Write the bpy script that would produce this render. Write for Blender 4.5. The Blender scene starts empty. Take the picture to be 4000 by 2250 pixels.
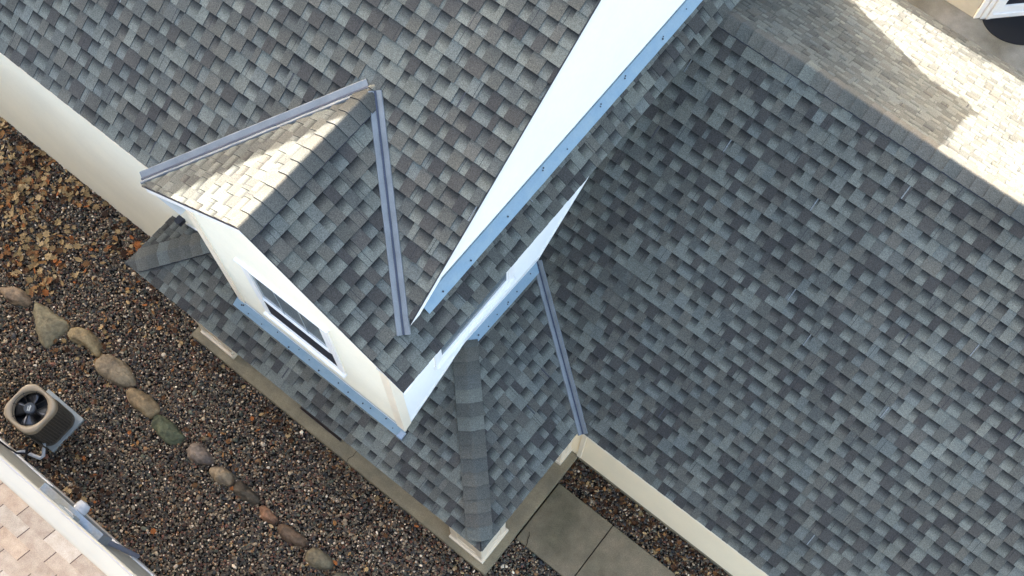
import bpy, bmesh, math, random
import numpy as np
from mathutils import Vector, Matrix, noise
R_ = math.radians
random.seed(7)
scene = bpy.context.scene
COL = scene.collection

# ------------------------------------------------------------------ camera
cam_d = bpy.data.cameras.new('camera'); cam = bpy.data.objects.new('camera', cam_d); COL.objects.link(cam)
YAW, PITCH, ROLL = 0.6474, 0.3643, 0.0251
cam.matrix_world = (Matrix.Translation((5.401, -1.689, 14.815)) @ Matrix.Rotation(YAW, 4, 'Z')
                    @ Matrix.Rotation(PITCH, 4, 'X') @ Matrix.Rotation(ROLL, 4, 'Z'))
cam_d.sensor_width = 36.0
cam_d.lens = 4534.8 / 4000 * 36
cam_d.clip_start = 0.1; cam_d.clip_end = 1000
scene.camera = cam

# ------------------------------------------------------------------ sky, sun, exposure
SUN = Vector((-1.0, 0.68, 0.475)).normalized()
world = bpy.data.worlds.new('World'); scene.world = world; world.use_nodes = True
nt = world.node_tree; bg = nt.nodes['Background']
sky = nt.nodes.new('ShaderNodeTexSky'); sky.sky_type = 'NISHITA'; sky.sun_disc = False
sky.sun_elevation = math.asin(SUN.z); sky.sun_rotation = math.atan2(SUN.x, SUN.y)
sky.dust_density = 5.4; sky.air_density = 1.0; sky.ozone_density = 0.5
nt.links.new(sky.outputs[0], bg.inputs[0]); bg.inputs[1].default_value = 0.13
sun_d = bpy.data.lights.new('sun', 'SUN'); sun_d.energy = 3.5; sun_d.angle = R_(0.5); sun_d.color = (1.0, 0.965, 0.92)
sun = bpy.data.objects.new('sun', sun_d); COL.objects.link(sun)
sun.rotation_euler = (-SUN).to_track_quat('-Z', 'Y').to_euler()
scene.view_settings.view_transform = 'Standard'; scene.view_settings.look = 'None'
scene.view_settings.gamma = 1.0; scene.view_settings.exposure = 3.4

# ------------------------------------------------------------------ helpers
def L(r, g, b):  # sRGB 0-255 -> linear
    f = lambda c: (c/255/12.92) if c/255 <= .04045 else ((c/255+.055)/1.055)**2.4
    return (f(r), f(g), f(b))

class MB:
    """collects faces (with an optional colour per corner) into one mesh"""
    def __init__(s): s.v = []; s.f = []; s.c = []; s.m = []
    def face(s, pts, col=(.5, .5, .5), mi=0):
        b = len(s.v); s.v.extend([tuple(p) for p in pts]); s.f.append(tuple(range(b, b+len(pts))))
        if isinstance(col, list): s.c.extend(col)
        else: s.c.extend([col]*len(pts))
        s.m.append(mi)
    def box(s, a, b, col=(.5, .5, .5), mi=0):
        x0, y0, z0 = [min(p, q) for p, q in zip(a, b)]; x1, y1, z1 = [max(p, q) for p, q in zip(a, b)]
        P = [(x0,y0,z0),(x1,y0,z0),(x1,y1,z0),(x0,y1,z0),(x0,y0,z1),(x1,y0,z1),(x1,y1,z1),(x0,y1,z1)]
        for f in ((0,3,2,1),(4,5,6,7),(0,1,5,4),(1,2,6,5),(2,3,7,6),(3,0,4,7)): s.face([P[i] for i in f], col, mi)
    def prism(s, poly, d, col=(.5, .5, .5), mi=0):
        """poly: 3D points, d: extrusion vector"""
        p = [Vector(q) for q in poly]; d = Vector(d); q = [a+d for a in p]; n = len(p)
        s.face(list(reversed(p)), col, mi); s.face(q, col, mi)
        for i in range(n): s.face([p[i], p[(i+1) % n], q[(i+1) % n], q[i]], col, mi)
    def tube(s, pts, r, n=10, col=(.5, .5, .5), mi=0, rs=None):
        pts = [Vector(p) for p in pts]; rings = []
        for i, p in enumerate(pts):
            t = (pts[min(i+1, len(pts)-1)]-pts[max(i-1, 0)]).normalized()
            u = t.cross(Vector((0.013, .2, 1))).normalized(); w = t.cross(u)
            rr = rs[i] if rs else r
            rings.append([p+rr*(math.cos(2*math.pi*k/n)*u+math.sin(2*math.pi*k/n)*w) for k in range(n)])
        for a, b in zip(rings, rings[1:]):
            for k in range(n): s.face([a[k], a[(k+1) % n], b[(k+1) % n], b[k]], col, mi)
        s.face(list(reversed(rings[0])), col, mi); s.face(rings[-1], col, mi)
    def build(s, name, mats, parent=None, smooth=False, merge=True, bevel=0):
        me = bpy.data.meshes.new(name); me.from_pydata(s.v, [], s.f)
        if not isinstance(mats, (list, tuple)): mats = [mats]
        for m in mats: me.materials.append(m)
        me.polygons.foreach_set('material_index', s.m)
        ca = me.color_attributes.new('Col', 'FLOAT_COLOR', 'CORNER')
        arr = np.ones((len(s.c), 4), dtype=np.float32); arr[:, :3] = np.array(s.c, dtype=np.float32); ca.data.foreach_set('color', arr.ravel())
        if merge:
            bm = bmesh.new(); bm.from_mesh(me); bmesh.ops.remove_doubles(bm, verts=bm.verts, dist=1e-5)
            bmesh.ops.recalc_face_normals(bm, faces=bm.faces); bm.to_mesh(me); bm.free()
        if smooth: me.polygons.foreach_set('use_smooth', [True]*len(me.polygons))
        me.update(); o = bpy.data.objects.new(name, me); COL.objects.link(o)
        if parent: o.parent = parent; o.matrix_parent_inverse = parent.matrix_world.inverted()
        if bevel:
            md = o.modifiers.new('bevel', 'BEVEL'); md.width = bevel; md.segments = 2; md.limit_method = 'ANGLE'; md.angle_limit = R_(40)
        return o

def thing(name, label, cat, loc=(0, 0, 0), group=None):
    o = bpy.data.objects.new(name, None); COL.objects.link(o); o.location = loc; o.empty_display_size = .2
    bpy.context.view_layer.update()
    o['label'] = label; o['category'] = cat
    if group: o['group'] = group
    return o
def tag(o, label, cat, group=None, kind=None):
    if label: o['label'] = label
    if cat: o['category'] = cat
    if group: o['group'] = group
    if kind: o['kind'] = kind
    return o
def struct(o): o['kind'] = 'structure'; return o

# ------------------------------------------------------------------ materials
def mat(name, base=None, rough=.8, metal=0, spec=.3, attr=False, noises=(), bump=None, coords='Object', coat=0):
    """noises: list of (scale, detail, lo_mult, hi_mult) multiplied over the base colour; bump: (scale, strength, dist)"""
    m = bpy.data.materials.new(name); m.use_nodes = True; n = m.node_tree.nodes; l = m.node_tree.links
    p = n['Principled BSDF']; p.inputs['Roughness'].default_value = rough; p.inputs['Metallic'].default_value = metal
    p.inputs['Specular IOR Level'].default_value = spec; p.inputs['Coat Weight'].default_value = coat
    tc = n.new('ShaderNodeTexCoord')
    if attr:
        a = n.new('ShaderNodeVertexColor'); a.layer_name = 'Col'; cur = a.outputs['Color']
    else:
        a = n.new('ShaderNodeRGB'); a.outputs[0].default_value = (*base, 1); cur = a.outputs[0]
    for (sc, det, lo, hi) in noises:
        t = n.new('ShaderNodeTexNoise'); t.inputs['Scale'].default_value = sc; t.inputs['Detail'].default_value = det
        l.new(tc.outputs[coords], t.inputs['Vector'])
        r = n.new('ShaderNodeMapRange'); r.inputs[1].default_value = .3; r.inputs[2].default_value = .7
        l.new(t.outputs['Fac'], r.inputs[0])
        mx = n.new('ShaderNodeMix'); mx.data_type = 'RGBA'
        lo3 = lo if isinstance(lo, tuple) else (lo,)*3; hi3 = hi if isinstance(hi, tuple) else (hi,)*3
        mx.inputs[6].default_value = (*lo3, 1); mx.inputs[7].default_value = (*hi3, 1)
        l.new(r.outputs[0], mx.inputs[0])
        mu = n.new('ShaderNodeMix'); mu.data_type = 'RGBA'; mu.blend_type = 'MULTIPLY'; mu.inputs[0].default_value = 1
        l.new(cur, mu.inputs[6]); l.new(mx.outputs[2], mu.inputs[7]); cur = mu.outputs[2]
    l.new(cur, p.inputs['Base Color'])
    if bump:
        t = n.new('ShaderNodeTexNoise'); t.inputs['Scale'].default_value = bump[0]; t.inputs['Detail'].default_value = 4
        l.new(tc.outputs[coords], t.inputs['Vector']); b = n.new('ShaderNodeBump')
        b.inputs['Strength'].default_value = bump[1]; b.inputs['Distance'].default_value = bump[2]
        l.new(t.outputs['Fac'], b.inputs['Height']); l.new(b.outputs[0], p.inputs['Normal'])
    return m

M = {}
M['shingle'] = mat('asphalt_shingle', attr=True, rough=.95, spec=.15,
    noises=[(170, 2, .58, 1.46), (70, 3, .85, 1.15), (3.2, 3, (.94, .95, .96), (1.07, 1.05, 1.03)), (.8, 4, .86, 1.10), (1.9, 5, .91, 1.07)], bump=(260, .5, .004))
M['pinkshingle'] = mat('pink_shingle', attr=True, rough=.95, spec=.15,
    noises=[(150, 2, .85, 1.15), (14, 4, (.86, .82, .8), (1.08, 1.1, 1.1)), (2, 3, (.93, .9, .88), (1.05, 1.05, 1.06))], bump=(220, .4, .003))
M['siding'] = mat('cream_siding', (.88, .79, .60), rough=.55, spec=.35, noises=[(1.3, 4, .96, 1.03), (26, 3, .985, 1.015)], bump=(90, .15, .002))
M['siding_bright_lit'] = mat('cream_siding_bright_lit', (.84, .80, .72), rough=.55, spec=.35, noises=[(1.3, 4, .97, 1.02), (26, 3, .985, 1.015)], bump=(90, .15, .002))  # same siding, coloured whiter to stand for brighter light on these walls
M['siding_warm_lit'] = mat('cream_siding_warm_lit', (.89, .73, .50), rough=.55, spec=.35, noises=[(1.3, 4, .96, 1.03), (26, 3, .985, 1.015)], bump=(90, .15, .002))  # same siding, with the warm light on the low wing put into its colour
M['white'] = mat('white_trim', (.87, .82, .75), rough=.45, noises=[(5, 4, .95, 1.02)])
M['fascia'] = mat('cream_fascia', (.88, .74, .55), rough=.5, noises=[(3, 4, .95, 1.03)])
M['soffit'] = mat('soffit_panel', (.6, .57, .5), rough=.6, noises=[(4, 3, .9, 1.05)])
M['blue'] = mat('blue_film_flashing', (.165, .235, .27), rough=.42, spec=.5, noises=[(9, 5, (.9, .95, 1), (1.12, 1.06, 1.02)), (60, 2, .96, 1.04)], bump=(18, .3, .006))
M['valley'] = mat('valley_metal', (.150, .155, .155), rough=.5, spec=.35, metal=.05, noises=[(7, 5, .85, 1.1), (80, 2, .92, 1.05)], bump=(12, .2, .006))
M['valley_dark'] = mat('valley_rib', (.03, .034, .05), rough=.5, noises=[(9, 3, .9, 1.1)])
M['nail'] = mat('nail_head', (.03, .03, .035), rough=.5, noises=[(40, 2, .8, 1.2)])
M['deck'] = mat('roof_deck_edge', (.05, .045, .045), rough=.9, noises=[(20, 2, .8, 1.2)])
M['concrete'] = mat('concrete', (.265, .218, .142), rough=.9, spec=.2, noises=[(2.2, 5, (.78, .8, .82), (1.15, 1.13, 1.08)), (9, 5, .88, 1.1), (110, 3, .82, 1.15)], bump=(120, .3, .003))
M['concrete_dk'] = mat('weathered_concrete', (.205, .165, .108), rough=.92, spec=.2, noises=[(1.7, 5, (.72, .76, .72), (1.3, 1.25, 1.22)), (8, 5, .86, 1.12), (120, 3, .76, 1.22)], bump=(110, .4, .003))
M['patio'] = mat('patio_concrete', (.21, .19, .155), rough=.9, spec=.2, noises=[(1.6, 5, (.62, .6, .52), (1.15, 1.15, 1.15)), (5, 5, .8, 1.12), (90, 3, .85, 1.15)], bump=(90, .3, .003))
M['soil'] = mat('dark_soil', (.022, .017, .013), rough=1, noises=[(30, 4, .6, 1.5)], bump=(40, .6, .01))
M['pebble'] = mat('pebble', attr=True, rough=.6, spec=.4, noises=[(90, 3, .78, 1.22)], bump=(160, .2, .002))
M['leaf'] = mat('dry_leaf', attr=True, rough=.75, spec=.25, noises=[(60, 3, .75, 1.2)])
M['glass'] = mat('window_glass', (.13, .15, .155), rough=.12, spec=.45, noises=[(1.5, 2, .85, 1.1)])
M['screen'] = mat('insect_screen', (.012, .012, .018), rough=.7, noises=[(300, 1, .8, 1.3)])
M['acbeige'] = mat('beige_painted_metal', (.38, .295, .20), rough=.42, spec=.4, noises=[(6, 4, .93, 1.05)])
M['acgrille'] = mat('brown_grille', (.10, .08, .06), rough=.5, noises=[(20, 3, .85, 1.15)])
M['black'] = mat('black_plastic', (.008, .009, .012), rough=.5, noises=[(20, 3, .8, 1.2)])
M['fan'] = mat('fan_blade_metal', (.09, .09, .095), rough=.28, metal=.7, noises=[(9, 3, .7, 1.3)])
M['hub'] = mat('fan_hub', (.045, .055, .07), rough=.45, noises=[(30, 3, .85, 1.15)])
M['emblem'] = mat('pale_emblem', (.5, .52, .5), rough=.5, noises=[(60, 3, .7, 1.1)])
M['insul'] = mat('white_pipe_insulation', (.55, .55, .56), rough=.7, noises=[(20, 3, .85, 1.05)])
M['cable'] = mat('black_cable', (.012, .012, .014), rough=.6, noises=[(20, 3, .85, 1.2)])
M['galv'] = mat('galvanised_metal', (.30, .36, .42), rough=.35, metal=.6, noises=[(4, 3, (1.25, 1.0, .72), (.85, 1.0, 1.2)), (40, 3, .9, 1.08)])
M['greybox'] = mat('grey_enclosure', (.33, .35, .34), rough=.5, noises=[(10, 3, .92, 1.05)])
M['pvc'] = mat('grey_conduit', (.22, .23, .28), rough=.5, noises=[(9, 3, .9, 1.08)])
M['gutter'] = mat('white_gutter', (.235, .228, .195), rough=.4, noises=[(3, 4, .95, 1.04)])
M['nwall'] = mat('neighbour_wall', (.45, .42, .35), rough=.6, noises=[(6, 4, .88, 1.05)])
M['bronze'] = mat('brown_metal', (.055, .038, .03), rough=.4, metal=.5, noises=[(15, 3, .8, 1.3)])
M['mat'] = mat('black_rubber', (.006, .006, .007), rough=.9, noises=[(200, 2, .7, 1.6)], bump=(150, .6, .003))
M['crack'] = mat('dark_joint', (.012, .011, .009), rough=1, noises=[(40, 3, .7, 1.3)])

# ------------------------------------------------------------------ clipping
def clip(poly, cols, conv):
    """poly: list of tuples (a,b,h); clip by convex polygon conv (CCW in a,b), interpolating h and colour"""
    P = [(p, c) for p, c in zip(poly, cols)]
    n = len(conv)
    for i in range(n):
        ax, ay = conv[i]; bx, by = conv[(i+1) % n]; ex, ey = bx-ax, by-ay
        d = lambda p: ex*(p[1]-ay)-ey*(p[0]-ax)
        out = []
        for j in range(len(P)):
            (p, c), (q, e) = P[j], P[(j+1) % len(P)]
            dp, dq = d(p), d(q)
            if dp >= 0: out.append((p, c))
            if (dp >= 0) != (dq >= 0):
                t = dp/(dp-dq)
                out.append((tuple(p[k]+t*(q[k]-p[k]) for k in range(3)), tuple(c[k]+t*(e[k]-c[k]) for k in range(3))))
        P = out
        if len(P) < 3: return [], []
    return [p for p, c in P], [c for p, c in P]

EXPO = .143
TINT = (.885, .82, .725)
LIGHT = [(.125, .137, .129), (.118, .128, .122), (.132, .143, .134), (.113, .126, .124), (.129, .137, .126)]
MIDC = [(.082, .085, .080), (.090, .090, .084), (.082, .088, .086), (.096, .097, .089)]
BROWN = [(.054, .054, .054), (.060, .060, .059), (.050, .050, .051), (.067, .066, .064)]
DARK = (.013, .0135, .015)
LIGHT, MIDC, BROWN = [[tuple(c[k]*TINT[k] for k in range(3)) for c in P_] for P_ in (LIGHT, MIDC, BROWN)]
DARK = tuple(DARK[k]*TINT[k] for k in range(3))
def jit(c, a=.10, rnd=random):
    k = 1+rnd.uniform(-a, a); return tuple(x*k for x in c)
def scl(c, k): return tuple(x*k for x in c)

def shingles(name, O, e, s, convs, parent, seed=1, phase=0., light=1.0, w=(.072, .132), flat=0.):
    """laminated shingles on the plane through O; e along the eave, s up the slope; conv: CCW polygon in (a,b)"""
    rnd = random.Random(seed)
    O, e, s = Vector(O), Vector(e).normalized(), Vector(s).normalized(); n = e.cross(s)
    if n.z < 0: n = -n
    mb = MB(); dr_i = 0.
    T = lambda p: O+e*p[0]+s*p[1]+n*p[2]
    if not isinstance(convs[0][0], (list, tuple)): convs = [convs]
    pts_ = [p for c_ in convs for p in c_]
    amin = min(p[0] for p in pts_); amax = max(p[0] for p in pts_); bmin = min(p[1] for p in pts_); bmax = max(p[1] for p in pts_)
    def put(quad, cols):
        for conv in convs:
            q, c = clip(quad, cols, conv)
            if q: mb.face([T(p) for p in q], [scl(x, light) for x in c])
    i0 = math.floor((bmin-phase)/EXPO)
    for i in range(i0, math.ceil((bmax-phase)/EXPO)+1):
        b0 = phase+i*EXPO; b1 = b0+EXPO
        a = amin-rnd.uniform(0, .4); lip = (.02, .02, .023)  # dark lip colour paints the shadow line under each course
        H0, H1, TT = .0165, .0035, .0050      # lower / upper edge of the backing layer, tooth thickness
        pit = sum(w)/2; dr_i = dr_i*.8+rnd.uniform(-.025, .025); k0 = 0
        a = amin-.4+dr_i+.35*pit*math.sin(i*.37)
        nextjoint = a+rnd.uniform(.3, 1.)
        tooth = i % 2 == 0; base_a = a; jt = 0
        while a < amax:
            k0 += 1; jt = rnd.uniform(-.20, .20)*pit if rnd.random() < .78 else rnd.uniform(-.45, .45)*pit
            a2 = base_a+k0*pit+jt
            if a2-a < .035: a2 = a+.035
            ww = a2-a
            wob = rnd.uniform(-.003, .003)
            if tooth:
                r = rnd.random()
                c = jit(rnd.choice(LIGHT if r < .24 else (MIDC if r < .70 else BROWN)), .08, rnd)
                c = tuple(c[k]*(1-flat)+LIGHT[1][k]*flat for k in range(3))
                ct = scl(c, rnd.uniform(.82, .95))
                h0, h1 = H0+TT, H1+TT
                bt = b1-.008; ht = h1+(h0-h1)*.008/EXPO; cd = scl(ct, .36)  # top strip darkened: painted contact shadow and dirt below the next course
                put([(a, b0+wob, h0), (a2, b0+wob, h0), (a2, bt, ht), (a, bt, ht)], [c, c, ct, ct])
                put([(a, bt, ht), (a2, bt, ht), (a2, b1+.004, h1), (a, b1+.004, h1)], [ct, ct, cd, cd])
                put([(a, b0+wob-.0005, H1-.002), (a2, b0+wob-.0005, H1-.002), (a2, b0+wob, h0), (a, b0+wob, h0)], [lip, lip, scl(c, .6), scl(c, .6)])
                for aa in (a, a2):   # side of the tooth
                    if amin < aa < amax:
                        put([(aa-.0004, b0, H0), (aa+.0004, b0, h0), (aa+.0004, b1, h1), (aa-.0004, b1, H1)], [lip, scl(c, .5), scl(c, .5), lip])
            else:
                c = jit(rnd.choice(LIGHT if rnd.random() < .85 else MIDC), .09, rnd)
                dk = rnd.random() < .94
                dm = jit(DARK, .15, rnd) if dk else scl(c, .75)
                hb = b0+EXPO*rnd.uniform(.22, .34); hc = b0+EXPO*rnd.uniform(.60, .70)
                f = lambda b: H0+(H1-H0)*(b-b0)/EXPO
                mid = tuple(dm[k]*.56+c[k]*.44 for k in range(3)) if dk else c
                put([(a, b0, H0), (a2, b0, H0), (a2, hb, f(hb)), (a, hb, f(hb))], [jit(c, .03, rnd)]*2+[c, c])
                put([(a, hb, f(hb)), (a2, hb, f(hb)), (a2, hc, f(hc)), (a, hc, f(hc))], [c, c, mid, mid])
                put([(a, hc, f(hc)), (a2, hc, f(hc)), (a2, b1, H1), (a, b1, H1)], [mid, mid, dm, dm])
                put([(a, b0-.0005, H1-.003), (a2, b0-.0005, H1-.003), (a2, b0, H0), (a, b0, H0)], [lip]*2+[scl(c, .6)]*2)
            if a2 > nextjoint:   # butt joint between two strips
                j = a+ww*rnd.uniform(.2, .8); h = (H0+TT+.0006 if tooth else H0+.0006); k = (H1+TT+.0006 if tooth else H1+.0006)
                put([(j, b0, h), (j+.004, b0, h), (j+.004, b1, k), (j, b1, k)], [(.022, .022, .025)]*4)
                if rnd.random() < .10:
                    cc = (.14, .145, .14) if rnd.random() < .6 else (.05, .05, .052)
                    put([(j+.004, b0, h), (j+.016, b0, h), (j+.016, b1, k), (j+.004, b1, k)], [cc]*4)
                nextjoint = a2+rnd.uniform(.75, 1.0)
            a = a2; tooth = not tooth
    # roof deck below, with real thickness
    dk = MB()
    for conv in convs: dk.prism([T((p[0], p[1], -.025)) for p in conv], n*.022)
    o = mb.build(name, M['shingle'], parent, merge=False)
    dk.build('roof_deck', M['deck'], o)
    return o

def caps(name, p0, p1, dl, dr, half, parent, seed=3, step=EXPO, light=1.0, cl=None, mat_=None):
    """bent cap shingles from p0 (low / start) to p1; dl, dr: unit vectors running down the two slopes"""
    rnd = random.Random(seed); p0, p1 = Vector(p0), Vector(p1); dl, dr = Vector(dl).normalized(), Vector(dr).normalized()
    ax = (p1-p0); Ln = ax.length; ax.normalize(); up = -(dl+dr).normalized()
    mb = MB(); k = int(math.ceil(Ln/step)); N = 10
    def sec(t, h):
        c = p0+ax*t
        sm = [c+(dr if j > 0 else dl)*(abs(j)/N*half)+up*h for j in range(-N, N+1)]
        for _ in range(3):
            sm = [sm[0]]+[(sm[i-1]+sm[i]*2+sm[i+1])/4 for i in range(1, len(sm)-1)]+[sm[-1]]
        return sm
    for i in range(k):
        t0, t1 = i*step, min((i+1)*step, Ln); bow = rnd.uniform(.002, .006)
        r = rnd.random()
        c = jit(rnd.choice(MIDC if r < .9 else LIGHT), .07, rnd)
        A = sec(t0, .040); B = sec(t1, .028); Bt = sec(t0, .026)
        if cl: A, B, Bt = [[cl(p) for p in q] for q in (A, B, Bt)]
        sag = lambda P, k_: [p-ax*k_*(1-abs(2*j/(len(P)-1)-1)) for j, p in enumerate(P)]
        A = sag(A, bow*2.2); Bt = sag(Bt, bow*2.2)
        for j in range(2*N):
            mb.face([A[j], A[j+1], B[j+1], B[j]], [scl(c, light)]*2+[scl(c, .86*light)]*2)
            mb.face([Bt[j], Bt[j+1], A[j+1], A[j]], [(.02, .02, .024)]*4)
        for S in ((A[0], B[0]), (A[-1], B[-1])):
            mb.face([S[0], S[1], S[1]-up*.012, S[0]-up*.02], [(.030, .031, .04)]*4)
    return mb.build(name, mat_ or M['shingle'], parent, merge=False)

def siding(mb, O, e, conv, lap=.085, col=(.5, .5, .5), out=None, zoff=0):
    """lap siding on a vertical wall: O origin, e horizontal unit vector, conv polygon (a,z) CCW, out = outward normal"""
    O, e, out = Vector(O), Vector(e), Vector(out); up = Vector((0, 0, 1))
    zmin = min(p[1] for p in conv); zmax = max(p[1] for p in conv); amin = min(p[0] for p in conv); amax = max(p[0] for p in conv)
    z = zoff+math.floor((zmin-zoff)/lap)*lap
    while z < zmax:
        for q in ([(amin, z, .015), (amax, z, .015), (amax, z+lap, .0), (amin, z+lap, .0)],
                  [(amin, z-.0006, .0), (amax, z-.0006, .0), (amax, z, .015), (amin, z, .015)]):
            r, c = clip(q, [col]*4, conv)
            if r: mb.face([O+e*p[0]+up*p[1]+out*p[2] for p in r], col)
        z += lap

# ------------------------------------------------------------------ measures (metres)
XR, XE, YG, ZG, ZR = 1.5614, 3.0975, -.1227, 5.3808, 6.6052          # cross gable roof
XL = 2*XR-XE; KG = (ZR-ZG)/(XE-XR); CG = math.hypot(1, KG)
YA, KA, ZA, XA, XRA, YV = .0329, .8086, 5.4377, 2.7694, 2.835, 1.4785  # upper roof
CA = math.hypot(1, KA); YRG = 3.98; ZRG = ZA+KA*(YRG-YA)
XW, XLW, YAW = 2.7585, .426, .2958
XP, XPL, YP, KP, ZP = 4.1609, -.9937, -.4643, .5369, 2.6141          # porch roof
CP = math.hypot(1, KP)
YR, KR, ZRR, YRR, YFAR = 1.2387, .8739, 2.437, 4.6373, 8.2079       # low wing roof
TP, KPX = .09, .663                                                # porch roof's right slope: tilt along the eave, pitch
CR = math.hypot(1, KR); ZRID = ZRR+KR*(YRR-YR); KRB = (ZRID-ZRR)/(YFAR-YRR); CRB = math.hypot(1, KRB)
XEND, XWEST = 13.5, -16.0

# ------------------------------------------------------------------ ground and paving
g = MB(); g.face([(-150, -150, -.03), (150, -150, -.03), (150, 150, -.03), (-150, 150, -.03)])
struct(g.build('ground', M['soil']))
g = MB(); g.box((-.895, -.41, -.02), (4.121, 1.50, .15)); o = struct(g.build('porch_slab', M['concrete'], bevel=.008))
ck = MB()
for pts in ([(1.86, -.41), (1.845, -.36), (1.87, -.30), (1.86, -.2)],):
    for (p, q) in zip(pts, pts[1:]):
        ck.prism([(p[0]-.0025, p[1], .1535), (q[0]-.0025, q[1], .1535), (q[0]+.0025, q[1], .1535), (p[0]+.0025, p[1], .1535)], (0, 0, -.004))
ck.build('crack', M['crack'], o)
g = MB()
xs = [4.135, 5.0, 5.98, 6.96, 7.94, 9.0]
for a, b in zip(xs, xs[1:]):
    g.box((a+.006, .19+.004*random.random(), -.02), (b-.006, 1.085, .055+.004*random.random()))
o = struct(g.build('walkway', M['concrete_dk'], bevel=.006))
ck = MB(); pts = [(4.30, .19), (4.285, .24), (4.265, .27), (4.25, .33), (4.22, .36)]
for p, q in zip(pts, pts[1:]):
    ck.prism([(p[0]-.004, p[1], .0635), (q[0]-.004, q[1], .0635), (q[0]+.004, q[1], .0635), (p[0]+.004, p[1], .0635)], (0, 0, -.004))
ck.build('crack', M['crack'], o)
g = MB(); g.box((2.9, 7.9, -.02), (14, 16, .08)); struct(g.build('patio', M['patio']))

# ------------------------------------------------------------------ house
house = thing('house', 'cream-sided house with grey-blue shingled roofs, a window gable and a low corner porch', 'house', (0, 0, 0))
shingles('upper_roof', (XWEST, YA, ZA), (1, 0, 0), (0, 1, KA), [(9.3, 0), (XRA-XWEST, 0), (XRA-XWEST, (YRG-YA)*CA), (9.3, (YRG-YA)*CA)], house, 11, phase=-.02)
far = MB(); far.prism([(XWEST, YA, ZA), (XWEST+9.3, YA, ZA), (XWEST+9.3, YRG, ZRG), (XWEST, YRG, ZRG)], (0, 0, -.05), (.12, .12, .12))
far.prism([(XWEST, YRG, ZRG), (XRA, YRG, ZRG), (XRA, 2*YRG-YA, ZA), (XWEST, 2*YRG-YA, ZA)], (0, 0, -.05), (.12, .12, .12))
far.build('rear_roof', M['shingle'], house)
tw = MB(); tw.box((XWEST+.01, 1.0, 5.3), (-5.3, 3.3, 9.7)); tw.build('sun_blocker_wall', M['siding'], house)  # unseen block added to keep direct sun off the neighbouring roof
tw = MB(); a_, b_, c_, d_, r1, r2 = (XWEST, .8, 9.65), (-5.15, .8, 9.65), (-5.15, 3.4, 9.65), (XWEST, 3.4, 9.65), (XWEST+1, 2.1, 10.35), (-6.2, 2.1, 10.35)
for q in ((a_, b_, r2, r1), (b_, c_, r2), (c_, d_, r1, r2), (d_, a_, r1), (a_, d_, c_, b_)): tw.face(q, (.1, .1, .1))
tw.build('sun_blocker_roof', M['shingle'], house)
# cross gable
LG = (XE-XR)*CG
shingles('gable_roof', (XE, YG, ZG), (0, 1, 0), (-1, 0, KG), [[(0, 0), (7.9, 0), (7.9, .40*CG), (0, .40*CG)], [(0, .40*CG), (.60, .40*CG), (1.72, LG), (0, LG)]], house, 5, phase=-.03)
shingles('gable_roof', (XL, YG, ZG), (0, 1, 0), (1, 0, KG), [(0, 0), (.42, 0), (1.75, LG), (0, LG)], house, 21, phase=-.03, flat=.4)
caps('ridge_cap', (XR, YG-.005, ZR+.006), (XR, YV+.02, ZR+.006), (-1, 0, -KG), (1, 0, -KG), .155, house, 4)
# porch roof
PRZ = lambda x, y: ZP+KPX*(XP-x)-TP*(y-YP)
YHIP = YP+KPX*(XP-XW)/(KP+TP)
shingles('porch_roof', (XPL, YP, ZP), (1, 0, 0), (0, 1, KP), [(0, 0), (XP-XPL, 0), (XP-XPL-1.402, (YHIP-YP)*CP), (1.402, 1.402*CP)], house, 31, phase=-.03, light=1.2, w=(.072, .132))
eP = Vector((0, 1, -TP)).normalized(); nP = Vector((KPX, TP, 1)).normalized(); sP = nP.cross(eP).normalized()
if sP.z < 0: sP = -sP
q2 = lambda x, y: ((Vector((x, y, PRZ(x, y)))-Vector((XP, YP, ZP))).dot(eP), (Vector((x, y, PRZ(x, y)))-Vector((XP, YP, ZP))).dot(sP))
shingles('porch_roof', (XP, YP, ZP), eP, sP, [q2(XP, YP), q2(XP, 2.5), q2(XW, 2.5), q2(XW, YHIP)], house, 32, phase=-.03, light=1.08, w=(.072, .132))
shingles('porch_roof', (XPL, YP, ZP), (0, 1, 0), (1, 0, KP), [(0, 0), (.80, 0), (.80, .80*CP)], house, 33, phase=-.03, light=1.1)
def hipdirs(p0, p1, n1, n2):
    h = (Vector(p1)-Vector(p0)).normalized(); out = []
    for n in (n1, n2):
        d = Vector(n).cross(h).normalized()
        if d.z > 0: d = -d
        out.append(d)
    return out
rr = XP-XW
p0, p1 = (XP-.075, YP+.08, ZP+.012+.078*KP), (XW, YHIP, PRZ(XW, YHIP)+.012)
dl, dr = hipdirs(p0, p1, (0, -KP, 1), nP)
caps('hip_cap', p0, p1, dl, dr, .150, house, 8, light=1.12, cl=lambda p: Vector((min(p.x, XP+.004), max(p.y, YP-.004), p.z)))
p0, p1 = (XPL+.005, YP+.005, ZP+.012), (XPL+.765, YP+.765, ZP+KP*.765+.012)
dl, dr = hipdirs(p0, p1, (-KP, 0, 1), (0, -KP, 1))
caps('hip_cap', p0, p1, dl, dr, .150, house, 9, light=1.3, cl=lambda p: Vector((max(p.x, XPL-.004), max(p.y, YP-.004), p.z)))
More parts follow.
